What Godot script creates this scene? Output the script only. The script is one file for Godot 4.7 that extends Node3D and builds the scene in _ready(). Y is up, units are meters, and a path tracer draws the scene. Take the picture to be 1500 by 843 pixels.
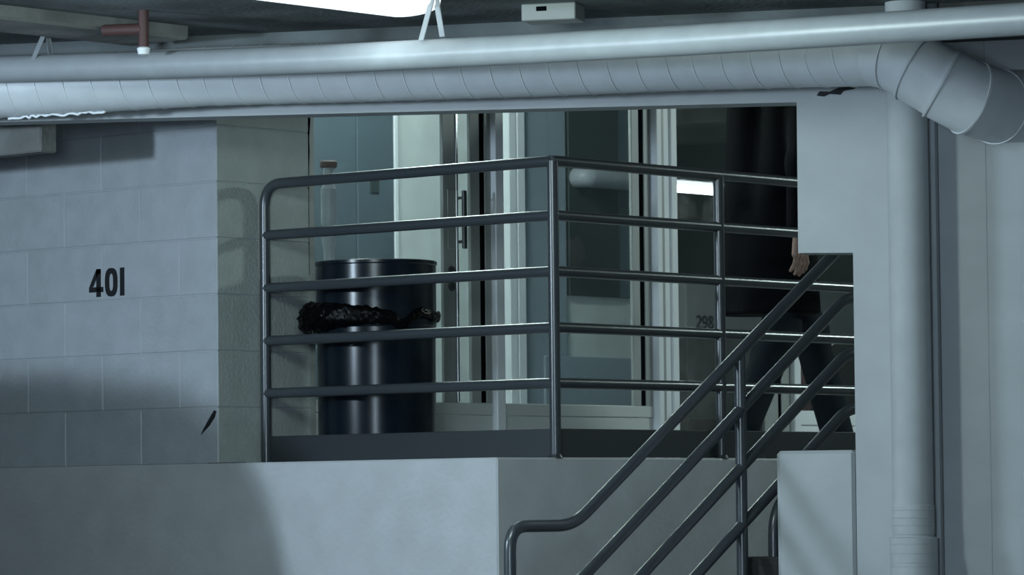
extends Node3D
# A parking-garage stair landing. World axes: the landing's left guard rail runs along X (front edge at z = 0),
# its right run and the storefront doors along Z. Landing floor y = 0, lower deck floor y = -1.02, deck ceiling y = 1.45.

const FLOOR := -1.02
const CEIL := 1.45
const WX := -1.405          # plane of the wall and storefront beside the landing
const WZ := 0.221           # plane of the numbered block wall
const WO := Vector3(1.0376, 0.0, -0.0021)   # origin of the front wall's own frame
const WA := 0.43286         # its turn about y
var M := {}
var used := {}
var rng := RandomNumberGenerator.new()

# ------------------------------------------------------------------ nodes
func put(called: String, mesh: Mesh, mat: Material, parent: Node3D = null) -> MeshInstance3D:
	var o := MeshInstance3D.new()
	o.name = numbered(called) if parent == null else called
	o.mesh = mesh
	o.material_override = mat
	(parent if parent else self).add_child(o, true)
	return o

func numbered(called: String) -> String:
	if not used.has(called):
		used[called] = 0
		return called
	used[called] += 1
	return "%s_%03d" % [called, used[called]]

func thing(called: String, label := "", category := "", group := "", at := Vector3.ZERO, turn := 0.0) -> Node3D:
	var o := Node3D.new()
	o.name = numbered(called)
	add_child(o, true)
	o.position = at
	o.rotation.y = turn
	if label != "":
		tag(o, label, category, group)
	return o

func tag(o: Node3D, label: String, category: String, group := "") -> void:
	o.set_meta("label", label)
	o.set_meta("category", category)
	if group != "":
		o.set_meta("group", group)

func struct(o: Node3D, label := "", category := "") -> Node3D:
	o.set_meta("kind", "structure")
	if label != "":
		tag(o, label, category)
	return o

# ------------------------------------------------------------------ meshes
func tri(st: SurfaceTool, a: Vector3, b: Vector3, c: Vector3, n: Vector3) -> void:
	var f := (a - c).cross(a - b)
	var m := f.normalized()
	if f.dot(n) < 0.0:
		m = -m
		var t := b
		b = c
		c = t
	for p in [a, b, c]:
		st.set_normal(m)
		st.add_vertex(p)

func quad(st: SurfaceTool, a: Vector3, b: Vector3, c: Vector3, d: Vector3, n: Vector3) -> void:
	tri(st, a, b, c, n)
	tri(st, a, c, d, n)

func start() -> SurfaceTool:
	var st := SurfaceTool.new()
	st.begin(Mesh.PRIMITIVE_TRIANGLES)
	return st

func box_into(st: SurfaceTool, lo: Vector3, hi: Vector3, bevel := 0.003, t := Transform3D.IDENTITY) -> void:
	var c := (lo + hi) / 2
	var h := (hi - lo) / 2
	var e := minf(bevel, minf(h.x, minf(h.y, h.z)) * 0.9)
	var g := h - Vector3(e, e, e)
	for ax in 3:
		var u := (ax + 1) % 3
		var v := (ax + 2) % 3
		for s in [-1.0, 1.0]:
			var n := Vector3.ZERO
			n[ax] = s
			var q := []
			for k in [[-1, -1], [1, -1], [1, 1], [-1, 1]]:
				var p := Vector3.ZERO
				p[ax] = s * h[ax]
				p[u] = k[0] * g[u]
				p[v] = k[1] * g[v]
				q.append(t * (c + p))
			quad(st, q[0], q[1], q[2], q[3], t.basis * n)
	if e < 0.0004:
		return
	for ax in 3:
		var u := (ax + 1) % 3
		var v := (ax + 2) % 3
		for su in [-1.0, 1.0]:
			for sv in [-1.0, 1.0]:
				var q := []
				for k in [[-1, 0], [1, 0], [1, 1], [-1, 1]]:
					var p := Vector3.ZERO
					p[ax] = k[0] * g[ax]
					p[u] = su * (h[u] if k[1] == 0 else g[u])
					p[v] = sv * (g[v] if k[1] == 0 else h[v])
					q.append(t * (c + p))
				var n := Vector3.ZERO
				n[u] = su
				n[v] = sv
				quad(st, q[0], q[1], q[2], q[3], t.basis * n)
	for sx in [-1.0, 1.0]:
		for sy in [-1.0, 1.0]:
			for sz in [-1.0, 1.0]:
				var s := Vector3(sx, sy, sz)
				tri(st, t * (c + s * Vector3(h.x, g.y, g.z)), t * (c + s * Vector3(g.x, h.y, g.z)), t * (c + s * Vector3(g.x, g.y, h.z)), t.basis * s)

func box(lo: Vector3, hi: Vector3, bevel := 0.003, t := Transform3D.IDENTITY) -> ArrayMesh:
	var st := start()
	box_into(st, lo, hi, bevel, t)
	return st.commit()

func smooth_quad(st: SurfaceTool, p: Array, n: Array) -> void:
	# p, n: four corners going round, and their normals
	for k in [[0, 1, 2], [0, 2, 3]]:
		var a: Vector3 = p[k[0]]
		var b: Vector3 = p[k[1]]
		var c: Vector3 = p[k[2]]
		var order: Array = k
		if (a - c).cross(a - b).dot(n[k[0]] + n[k[1]] + n[k[2]]) < 0.0:
			order = [k[0], k[2], k[1]]
		for i in order:
			st.set_normal(n[i])
			st.add_vertex(p[i])

func tube_into(st: SurfaceTool, pts: Array, r: float, seg := 18, caps := true, r2 := -1.0) -> void:
	var n := pts.size()
	var d := []
	for i in n - 1:
		d.append((pts[i + 1] - pts[i]).normalized())
	var up := Vector3.UP if absf(d[0].y) < 0.9 else Vector3.RIGHT
	var u: Vector3 = d[0].cross(up).normalized()
	for i in n - 1:
		var dir: Vector3 = d[i]
		u = (u - dir * u.dot(dir)).normalized()
		var v := dir.cross(u)
		var m0: Vector3 = dir if i == 0 else (d[i - 1] + dir).normalized()
		var m1: Vector3 = dir if i == n - 2 else (dir + d[i + 1]).normalized()
		var ra := r if r2 < 0 else lerpf(r, r2, float(i) / (n - 1))
		var rb := r if r2 < 0 else lerpf(r, r2, float(i + 1) / (n - 1))
		var ring0 := []
		var ring1 := []
		var norm := []
		var norm1 := []
		for k in seg:
			var a := TAU * k / seg
			var o := u * cos(a) + v * sin(a)
			norm.append((o - m0 * o.dot(m0)).normalized())
			norm1.append((o - m1 * o.dot(m1)).normalized())
			ring0.append(pts[i] + o * ra - dir * (o.dot(m0) * ra / dir.dot(m0)))
			ring1.append(pts[i + 1] + o * rb - dir * (o.dot(m1) * rb / dir.dot(m1)))
		for k in seg:
			var j := (k + 1) % seg
			smooth_quad(st, [ring0[k], ring0[j], ring1[j], ring1[k]], [norm[k], norm[j], norm1[j], norm1[k]])
			if caps and i == 0:
				tri(st, pts[0], ring0[k], ring0[j], -dir)
			if caps and i == n - 2:
				tri(st, pts[n - 1], ring1[k], ring1[j], dir)

func tube(pts: Array, r: float, seg := 18, caps := true) -> ArrayMesh:
	var st := start()
	tube_into(st, pts, r, seg, caps)
	return st.commit()

func fillet(pts: Array, rad: float, steps := 8) -> Array:
	var out := [pts[0]]
	for i in range(1, pts.size() - 1):
		var a: Vector3 = (pts[i - 1] - pts[i])
		var b: Vector3 = (pts[i + 1] - pts[i])
		var r := minf(rad, minf(a.length(), b.length()) * 0.49)
		var p0: Vector3 = pts[i] + a.normalized() * r
		var p1: Vector3 = pts[i] + b.normalized() * r
		for k in steps + 1:
			var t := float(k) / steps
			out.append(p0.lerp(pts[i], t).lerp(pts[i].lerp(p1, t), t))
	out.append(pts[-1])
	return out

func lathe_into(st: SurfaceTool, prof: Array, at: Vector3, seg := 40, t := Transform3D.IDENTITY) -> void:
	# prof: Vector2(radius, y) going up the outside; normals to the right of the direction of travel
	for i in prof.size() - 1:
		var a: Vector2 = prof[i]
		var b: Vector2 = prof[i + 1]
		var e := (b - a).normalized()
		var nn := Vector2(e.y, -e.x)
		for k in seg:
			var a0 := TAU * k / seg
			var a1 := TAU * (k + 1) / seg
			var p := []
			var n := []
			for q in [[a, a0], [b, a0], [b, a1], [a, a1]]:
				var c := cos(q[1])
				var s := sin(q[1])
				p.append(t * (at + Vector3(q[0].x * c, q[0].y, q[0].x * s)))
				n.append((t.basis * Vector3(nn.x * c, nn.y, nn.x * s)).normalized())
			smooth_quad(st, p, n)

func lathe(prof: Array, at := Vector3.ZERO, seg := 40) -> ArrayMesh:
	var st := start()
	lathe_into(st, prof, at, seg)
	return st.commit()

func extrude_into(st: SurfaceTool, poly: PackedVector2Array, z0: float, z1: float, t := Transform3D.IDENTITY) -> void:
	var idx := Geometry2D.triangulate_polygon(poly)
	for i in range(0, idx.size(), 3):
		for z in [z0, z1]:
			var n := t.basis * Vector3(0, 0, 1.0 if z == maxf(z0, z1) else -1.0)
			tri(st, t * Vector3(poly[idx[i]].x, poly[idx[i]].y, z), t * Vector3(poly[idx[i + 1]].x, poly[idx[i + 1]].y, z), t * Vector3(poly[idx[i + 2]].x, poly[idx[i + 2]].y, z), n)
	var cw := Geometry2D.is_polygon_clockwise(poly)
	for i in poly.size():
		var a := poly[i]
		var b := poly[(i + 1) % poly.size()]
		var e := (b - a).normalized()
		var n := Vector3(e.y, -e.x, 0) if not cw else Vector3(-e.y, e.x, 0)
		quad(st, t * Vector3(a.x, a.y, z0), t * Vector3(b.x, b.y, z0), t * Vector3(b.x, b.y, z1), t * Vector3(a.x, a.y, z1), t.basis * n)

func extrude(poly: PackedVector2Array, z0: float, z1: float, t := Transform3D.IDENTITY) -> ArrayMesh:
	var st := start()
	extrude_into(st, poly, z0, z1, t)
	return st.commit()

# A field of tapered capsules joined smoothly and meshed as surface nets.
func blob_into(st: SurfaceTool, caps: Array, cell: float, k: float, clips := []) -> void:
	var lo := Vector3(1e9, 1e9, 1e9)
	var hi := -lo
	for c in caps:
		var r := maxf(c[2], c[3]) + k + cell * 2
		for e in [c[0], c[1]]:
			lo = lo.min(e - Vector3(r, r, r))
			hi = hi.max(e + Vector3(r, r, r))
	var nx := int((hi.x - lo.x) / cell) + 2
	var ny := int((hi.y - lo.y) / cell) + 2
	var nz := int((hi.z - lo.z) / cell) + 2
	var f := PackedFloat32Array()
	f.resize(nx * ny * nz)
	f.fill(1.0)
	for c in caps:
		var a: Vector3 = c[0]
		var ab: Vector3 = c[1] - a
		var len2 := maxf(ab.length_squared(), 1e-9)
		var r := maxf(c[2], c[3]) + k + cell * 2
		var bl := ((a.min(c[1]) - Vector3(r, r, r) - lo) / cell)
		var bh := ((a.max(c[1]) + Vector3(r, r, r) - lo) / cell)
		for z in range(maxi(0, int(bl.z)), mini(nz, int(bh.z) + 1)):
			for y in range(maxi(0, int(bl.y)), mini(ny, int(bh.y) + 1)):
				var row := (z * ny + y) * nx
				for x in range(maxi(0, int(bl.x)), mini(nx, int(bh.x) + 1)):
					var p := lo + Vector3(x, y, z) * cell
					var t := clampf((p - a).dot(ab) / len2, 0.0, 1.0)
					var d := (p - a - ab * t).length() - lerpf(c[2], c[3], t)
					var o := f[row + x]
					var h := maxf(k - absf(d - o), 0.0)
					f[row + x] = minf(d, o) - h * h / (4.0 * k)
	for cl in clips:
		var n: Vector3 = cl[0]
		for z in nz:
			for y in ny:
				for x in nx:
					var i := (z * ny + y) * nx + x
					if f[i] < 0.3:
						f[i] = maxf(f[i], n.dot(lo + Vector3(x, y, z) * cell) - cl[1])
	var where := {}
	var off := [0, 1, nx, nx + 1, nx * ny, nx * ny + 1, nx * ny + nx, nx * ny + nx + 1]
	var edges := [[0, 1], [2, 3], [4, 5], [6, 7], [0, 2], [1, 3], [4, 6], [5, 7], [0, 4], [1, 5], [2, 6], [3, 7]]
	for z in nz - 1:
		for y in ny - 1:
			for x in nx - 1:
				var i := (z * ny + y) * nx + x
				var f0 := f[i]
				if f0 > cell * 3 or f0 < -cell * 3:
					continue
				var inside := 0
				for o in 8:
					if f[i + off[o]] < 0.0:
						inside += 1
				if inside == 0 or inside == 8:
					continue
				var sum := Vector3.ZERO
				var cnt := 0
				for e in edges:
					var va := f[i + off[e[0]]]
					var vb := f[i + off[e[1]]]
					if (va < 0.0) != (vb < 0.0):
						var t := va / (va - vb)
						var pa := Vector3(e[0] & 1, (e[0] >> 1) & 1, e[0] >> 2)
						var pb := Vector3(e[1] & 1, (e[1] >> 1) & 1, e[1] >> 2)
						sum += pa.lerp(pb, t)
						cnt += 1
				var q := Vector3.ZERO
				for o in 8:
					var s := Vector3((o & 1) * 2 - 1, ((o >> 1) & 1) * 2 - 1, (o >> 2) * 2 - 1)
					q += s * f[i + off[o]]
				where[i] = [lo + (Vector3(x, y, z) + sum / cnt) * cell, q.normalized()]
	var step := [1, nx, nx * ny]
	for i in where:
		var c0: int = i
		for ax in 3:
			var u: int = step[(ax + 1) % 3]
			var v: int = step[(ax + 2) % 3]
			if (f[c0] < 0.0) == (f[c0 + step[ax]] < 0.0):
				continue
			if where.has(c0 - u) and where.has(c0 - v) and where.has(c0 - u - v):
				var w := [where[c0], where[c0 - u], where[c0 - u - v], where[c0 - v]]
				smooth_quad(st, [w[0][0], w[1][0], w[2][0], w[3][0]], [w[0][1], w[1][1], w[2][1], w[3][1]])

func blob(caps: Array, cell: float, k: float, clips := []) -> ArrayMesh:
	var st := start()
	blob_into(st, caps, cell, k, clips)
	return st.commit()

# ------------------------------------------------------------------ materials
func mat(called: String, c: Color, rough := 0.7, metal := 0.0) -> StandardMaterial3D:
	var m := StandardMaterial3D.new()
	m.resource_name = called
	m.albedo_color = c.linear_to_srgb()
	m.roughness = rough
	m.metallic = metal
	M[called] = m
	return m

func noise_tex(freq: float, oct: int, lo: float, hi: float, sd: int, size := 512) -> NoiseTexture2D:
	var n := FastNoiseLite.new()
	n.seed = sd
	n.frequency = freq
	n.fractal_octaves = oct
	var t := NoiseTexture2D.new()
	t.width = size
	t.height = size
	t.seamless = true
	t.noise = n
	var g := Gradient.new()
	g.set_color(0, Color(lo, lo, lo))
	g.set_color(1, Color(hi, hi, hi))
	t.color_ramp = g
	return t

func textured(m: StandardMaterial3D, tex: Texture2D, scale: float, bump: Texture2D = null, depth := 0.1) -> void:
	m.albedo_texture = tex
	m.uv1_triplanar = true
	m.uv1_world_triplanar = true
	m.uv1_scale = Vector3(scale, scale, scale)
	if bump:
		m.heightmap_enabled = true
		m.heightmap_texture = bump
		m.heightmap_scale = depth

func make_materials() -> void:
	var mott := noise_tex(0.012, 5, 0.93, 1.0, 3)
	var stain := noise_tex(0.006, 5, 0.62, 1.0, 8)
	var grain := noise_tex(0.09, 3, 0.0, 1.0, 5)
	textured(mat("block_paint", Color(0.47, 0.505, 0.545), 0.6), mott, 0.9, grain, 0.12)
	textured(mat("block_paint_warm", Color(0.46, 0.495, 0.53), 0.6), mott, 1.1, grain, 0.12)
	textured(mat("block_return_shade", Color(0.43, 0.47, 0.46), 0.6), mott, 1.1, grain, 0.12)  # greener, dimmer light on the return face put into the colour
	textured(mat("joint_paint", Color(0.46, 0.50, 0.53), 0.6), mott, 0.9)
	textured(mat("white_paint", Color(0.56, 0.585, 0.61), 0.55), mott, 0.7, grain, 0.08)
	textured(mat("plaster", Color(0.50, 0.53, 0.55), 0.55), mott, 0.7, grain, 0.06)
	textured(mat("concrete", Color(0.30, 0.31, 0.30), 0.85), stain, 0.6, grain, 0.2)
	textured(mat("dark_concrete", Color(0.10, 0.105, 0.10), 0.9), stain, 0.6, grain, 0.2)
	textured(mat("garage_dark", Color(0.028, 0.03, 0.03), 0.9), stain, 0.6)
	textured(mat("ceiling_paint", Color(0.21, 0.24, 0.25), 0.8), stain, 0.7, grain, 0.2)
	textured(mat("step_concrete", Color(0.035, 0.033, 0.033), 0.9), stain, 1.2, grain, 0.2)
	textured(mat("pipe_paint", Color(0.33, 0.355, 0.38), 0.38), mott, 1.5)
	textured(mat("duct_paint", Color(0.62, 0.655, 0.69), 0.45), mott, 1.5)
	textured(mat("standpipe_paint", Color(0.50, 0.53, 0.55), 0.6), mott, 0.9)
	M.standpipe_paint.metallic_specular = 0.3
	mat("seam_paint", Color(0.66, 0.70, 0.72), 0.4)
	mat("rail_paint", Color(0.045, 0.053, 0.062), 0.28)
	mat("kick_paint", Color(0.026, 0.033, 0.038), 0.5)
	mat("stencil_black", Color(0.008, 0.010, 0.013), 0.7)
	mat("aluminium", Color(0.32, 0.34, 0.33), 0.5, 0.1)
	mat("pale_aluminium", Color(0.56, 0.585, 0.575), 0.5)
	mat("white_frame", Color(0.80, 0.83, 0.86), 0.45)
	mat("gasket", Color(0.004, 0.005, 0.006), 0.6)
	mat("chrome", Color(0.75, 0.78, 0.80), 0.2, 1.0)
	mat("steel", Color(0.14, 0.15, 0.155), 0.45, 0.8)
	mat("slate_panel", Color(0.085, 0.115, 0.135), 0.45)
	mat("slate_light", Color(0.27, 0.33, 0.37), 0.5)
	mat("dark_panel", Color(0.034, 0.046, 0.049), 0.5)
	textured(mat("lobby_wall", Color(0.66, 0.71, 0.70), 0.7), mott, 0.8)
	mat("can_plastic", Color(0.005, 0.010, 0.016), 0.24)
	mat("bag_plastic", Color(0.0018, 0.0018, 0.0022), 0.33)
	mat("red_brown", Color(0.075, 0.035, 0.033), 0.6)
	mat("coat_wool", Color(0.0030, 0.0034, 0.0046), 0.9)
	mat("denim", Color(0.010, 0.014, 0.019), 0.9)
	mat("shoe_leather", Color(0.012, 0.012, 0.013), 0.5)
	mat("shoe_sole", Color(0.45, 0.47, 0.47), 0.7)
	mat("skin", Color(0.30, 0.19, 0.15), 0.5)
	mat("hair", Color(0.012, 0.010, 0.009), 0.6)
	mat("eye", Color(0.5, 0.5, 0.5), 0.2)
	mat("rubber", Color(0.01, 0.01, 0.01), 0.8)
	mat("van_paint", Color(0.30, 0.32, 0.34), 0.3)
	mat("red_paint", Color(0.06, 0.010, 0.014), 0.3)
	mat("car_glass", Color(0.01, 0.012, 0.014), 0.08)
	M.gasket.specular_mode = BaseMaterial3D.SPECULAR_DISABLED
	M.coat_wool.metallic_specular = 0.2
	M.can_plastic.metallic_specular = 0.4
	M.rail_paint.metallic_specular = 0.6
	M.bag_plastic.metallic_specular = 0.2
	M.denim.metallic_specular = 0.25
	var g := mat("pane_glass", Color(0.40, 0.52, 0.52), 0.02)
	g.albedo_color.a = 0.03
	g.transparency = BaseMaterial3D.TRANSPARENCY_ALPHA
	var e := mat("lamp_glow", Color(0.9, 0.93, 0.95), 0.5)
	e.emission_enabled = true
	e.emission = Color(0.93, 0.97, 1.0)
	e.emission_energy_multiplier = 1.1

# ------------------------------------------------------------------ lights
func lamp_fixture(label: String, at: Vector3, turn: float, energy: float, tint: Color, width := 0.26, length := 1.22, soft := 0.10) -> void:
	# a surface-mounted wraparound fluorescent: housing on top, rounded lens under it; at = middle of the lens bottom; also builds the added fill panel
	var t := thing("light_fixture", label, "light", "", at, turn)
	var w := width / 2
	var poly := PackedVector2Array()
	for k in 13:
		var a := PI * k / 12.0
		poly.append(Vector2(-cos(a) * w, 0.045 - pow(sin(a), 0.6) * 0.045))
	put("lens", extrude(poly, -length / 2 + 0.01, length / 2 - 0.01), M.lamp_glow, t)
	put("housing", box(Vector3(-w - 0.012, 0.046, -length / 2 - 0.012), Vector3(w + 0.012, 0.075, length / 2 + 0.012), 0.004), M.white_frame, t)
	for k in 3:
		var l := OmniLight3D.new()
		l.name = "light_source"
		l.light_energy = energy / 3.0
		l.light_color = tint
		l.light_size = soft
		l.omni_range = 60.0
		l.omni_attenuation = 2.0
		l.shadow_enabled = true
		t.add_child(l, true)
		l.position = Vector3(0, -soft - 0.01, (k - 1) * length * 0.33)

# ------------------------------------------------------------------ ready
func _ready() -> void:
	rng.seed = 11
	make_materials()
	var cam := Camera3D.new()
	cam.name = "camera"
	add_child(cam)
	cam.fov = 7.938152
	cam.near = 0.1
	cam.far = 200.0
	cam.transform = Transform3D(Basis(Vector3(0.75685497, -0.01047211, -0.65349896), Vector3(0.0429958, 0.9985035, 0.03379523), Vector3(0.65216709, -0.0536758, 0.75617259)), Vector3(9.16846718, -0.17821364, 10.85020686))
	cam.current = true
	var lens := CameraAttributesPhysical.new()
	lens.frustum_focal_length = 172.949
	lens.frustum_focus_distance = 14.3
	lens.exposure_aperture = 10.0
	lens.auto_exposure_enabled = false
	cam.attributes = lens
	cam.fov = 7.938152
	var env := Environment.new()
	env.background_mode = Environment.BG_COLOR
	env.background_color = Color(0, 0, 0)
	env.tonemap_mode = Environment.TONE_MAPPER_LINEAR
	env.tonemap_exposure = 1.0
	env.sdfgi_enabled = true
	env.ssao_enabled = true
	env.ssil_enabled = true
	var we := WorldEnvironment.new()
	we.name = "environment"
	we.environment = env
	add_child(we)
	lights()
	shell()
	block_wall()
	landing()
	front_wall()
	storefront()
	lobby()
	guard_rail()
	stair_rails()
	trash()
	overhead()
	person()
	vehicles()

func lights() -> void:
	var cool := Color(0.83, 0.925, 1.0)
	var green := Color(0.88, 0.975, 0.96)
	lamp_fixture("glowing wraparound fluorescent ceiling light above the pale overhead pipes", Vector3(0.47, 1.375, 1.84), 0.0, 0.05, green)
	lamp_fixture("fluorescent ceiling light out of frame beyond the parked van", Vector3(-1.2, 1.10, 5.2), 0.0, 9.5, cool)
	lamp_fixture("fluorescent ceiling light just above the frame between the viewer and the stair", Vector3(1.4, 1.375, 2.75), 0.0, 1.9, green, 0.26, 1.22, 0.1)
	lamp_fixture("added wide soft fill light panel out of frame beside the viewer", Vector3(6.6, 1.0, 9.2), 0.0, 15.0, cool, 1.1, 1.22, 0.5)  # added fill light with no known source, lifts the duct and walls
	lamp_fixture("fluorescent light over the upper stair landing behind the front wall", Vector3(1.2, 2.15, -4.4), 0.0, 3.9, green)
	lamp_fixture("fluorescent light on the lobby ceiling behind the glass doors", Vector3(-2.2, 2.5, -1.5), 0.0, 2.7, green)
	lamp_fixture("distant glowing fluorescent light seen through the glass beside the walking person", Vector3(-6.0, 1.69, -8.25), 0.0, 1.6, green)

# the front wall's own frame: x along it to the right, z towards the viewer
func wf() -> Transform3D:
	return Transform3D(Basis(Vector3.UP, WA), WO)

func shell() -> void:
	var t := wf()
	var fl := struct(put("floor", box(Vector3(-14, FLOOR - 0.3, -16), Vector3(14, FLOOR, 19), 0.0, t), M.concrete), "grey concrete floor of the lower parking deck", "floor")
	fl.set_meta("kind", "structure")
	struct(put("ceiling", box(Vector3(-14, CEIL, 0.0), Vector3(14, CEIL + 0.3, 19), 0.0, t), M.ceiling_paint), "dark stained concrete ceiling above the overhead pipes", "ceiling")
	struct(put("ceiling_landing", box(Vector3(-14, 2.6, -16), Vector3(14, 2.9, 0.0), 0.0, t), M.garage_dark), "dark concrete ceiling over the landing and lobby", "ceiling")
	struct(put("wall_back", box(Vector3(-14, FLOOR, 19), Vector3(14, CEIL + 0.3, 19.3), 0.0, t), M.concrete), "concrete wall at the viewer's end of the deck", "wall")
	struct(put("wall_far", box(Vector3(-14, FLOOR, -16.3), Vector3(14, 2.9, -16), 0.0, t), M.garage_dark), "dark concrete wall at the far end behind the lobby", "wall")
	struct(put("wall_side", box(Vector3(-14.3, FLOOR, -16), Vector3(-14, 2.9, 19), 0.0, t), M.concrete), "concrete side wall beyond the parked van", "wall")
	struct(put("wall_side_right", box(Vector3(14, FLOOR, -16), Vector3(14.3, 2.9, 19), 0.0, t), M.concrete), "concrete side wall far to the right of the stair", "wall")

func block_wall() -> void:
	var w := thing("wall_left")
	struct(w, "painted concrete block wall with a stencilled number beside the landing", "wall")
	# core behind the blocks; its face is the recessed joint
	put("mortar", box(Vector3(-9.0, 0.0, 0.03), Vector3(WX - 0.004, 2.6, WZ - 0.004), 0.0), M.joint_paint, w)
	put("mortar", box(Vector3(WX - 0.19, 0.0, -0.262), Vector3(WX - 0.004, 2.6, 0.03), 0.0), M.joint_paint, w)
	var h := 0.2045
	var g := 0.0022
	var made := {}
	for k in 9:
		var y0 := h * k
		var x1 := WX
		var first := 0.395 if k % 2 == 0 else 0.193
		if k == 5:
			first = 0.197
		var n := 0
		while x1 > -4.2:
			var len := first if n == 0 else 0.4045
			var x0 := x1 - len
			var key := snappedf(len, 0.001)
			if not made.has(key):
				made[key] = box(Vector3(g, g, -0.05), Vector3(len - (0.001 if n == 0 else g), h - g, 0.0), 0.0025)
			var b := put("concrete_block", made[key], M.block_paint if rng.randf() < 0.6 else M.block_paint_warm, w)
			b.position = Vector3(x0, y0, WZ + rng.randf_range(-0.0008, 0.0008))
			x1 = x0
			n += 1
		# the return of the same course, along the landing
		if not made.has("r"):
			made["r"] = box(Vector3(-0.049, g, -0.483), Vector3(0.0, h - g, -0.003), 0.0015)
		var c := put("concrete_block", made["r"], M.block_return_shade, w)
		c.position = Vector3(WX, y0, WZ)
	number(w)
	# scuff near the corner
	var st := start()
	var pts := PackedVector2Array([Vector2(-1.492, 0.106), Vector2(-1.478, 0.128), Vector2(-1.446, 0.168), Vector2(-1.424, 0.194), Vector2(-1.412, 0.190), Vector2(-1.420, 0.168), Vector2(-1.448, 0.138)])
	extrude_into(st, pts, WZ - 0.001, WZ + 0.0016)
	var s := put("scuff_mark", st.commit(), M.stencil_black, w)
	s.set_meta("label", "dark diagonal scuff mark near the wall corner")
	# dark gap under the block wall
	put("crumbled_joint", box(Vector3(-1.46, -0.012, WZ - 0.01), Vector3(-1.27, 0.004, WZ + 0.002), 0.003), M.stencil_black, w)

func glyph(points: Array) -> PackedVector2Array:
	# stencil strokes: measured on the wall in millimetres from the number's lower left corner
	var p := PackedVector2Array()
	for q in points:
		p.append(Vector2(-2.073 + q[0] * 0.001, 0.628 + q[1] * 0.001))
	return p

func number(w: Node3D) -> void:
	var st := start()
	var z0 := WZ - 0.001
	var z1 := WZ + 0.002
	# 4: diagonal, bar and stem
	for s in [[[0, 36], [40, 104], [63, 104], [63, 88], [48, 84], [23, 38]], [[0, 18], [0, 37], [74, 37], [74, 18]], [[39, 0], [39, 104], [63, 104], [63, 0]]]:
		extrude_into(st, glyph(s), z0, z1)
	# 0: rounded ring in quads
	var ring_o := []
	var ring_i := []
	for k in 24:
		var a := TAU * k / 24.0
		var ca := signf(cos(a)) * pow(absf(cos(a)), 0.75)
		var sa := signf(sin(a)) * pow(absf(sin(a)), 0.75)
		ring_o.append([118 + ca * 33, 52 + sa * 53])
		ring_i.append([118 + ca * 11, 52 + sa * 32])
	for k in 24:
		var j := (k + 1) % 24
		extrude_into(st, glyph([ring_o[k], ring_o[j], ring_i[j], ring_i[k]]), z0, z1)
	extrude_into(st, glyph([[165, 0], [165, 104], [187, 104], [187, 0]]), z0, z1)
	var o := put("painted_number", st.commit(), M.stencil_black, w)
	o.set_meta("label", "black stencilled number 401")

func landing() -> void:
	var l := thing("floor_landing")
	struct(l, "white painted concrete base of the raised landing below the guard rail", "landing")
	put("slab", box(Vector3(-12.5, FLOOR, -13.5), Vector3(0.02, 0.0, 0.33), 0.006), M.white_paint, l)
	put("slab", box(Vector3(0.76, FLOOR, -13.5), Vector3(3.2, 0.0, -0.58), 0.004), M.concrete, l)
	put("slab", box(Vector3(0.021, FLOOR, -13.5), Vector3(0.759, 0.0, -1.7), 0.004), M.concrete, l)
	var s := thing("floor_stair")
	struct(s, "dark concrete stair behind the low white pier", "stair")
	for k in range(1, 6):
		put("step", box(Vector3(0.76, FLOOR, -0.58 + 0.27 * (k - 1)), Vector3(1.28 if k == 1 else 0.93, -0.17 * k, -0.58 + 0.27 * k), 0.006), M.step_concrete, s)

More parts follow.
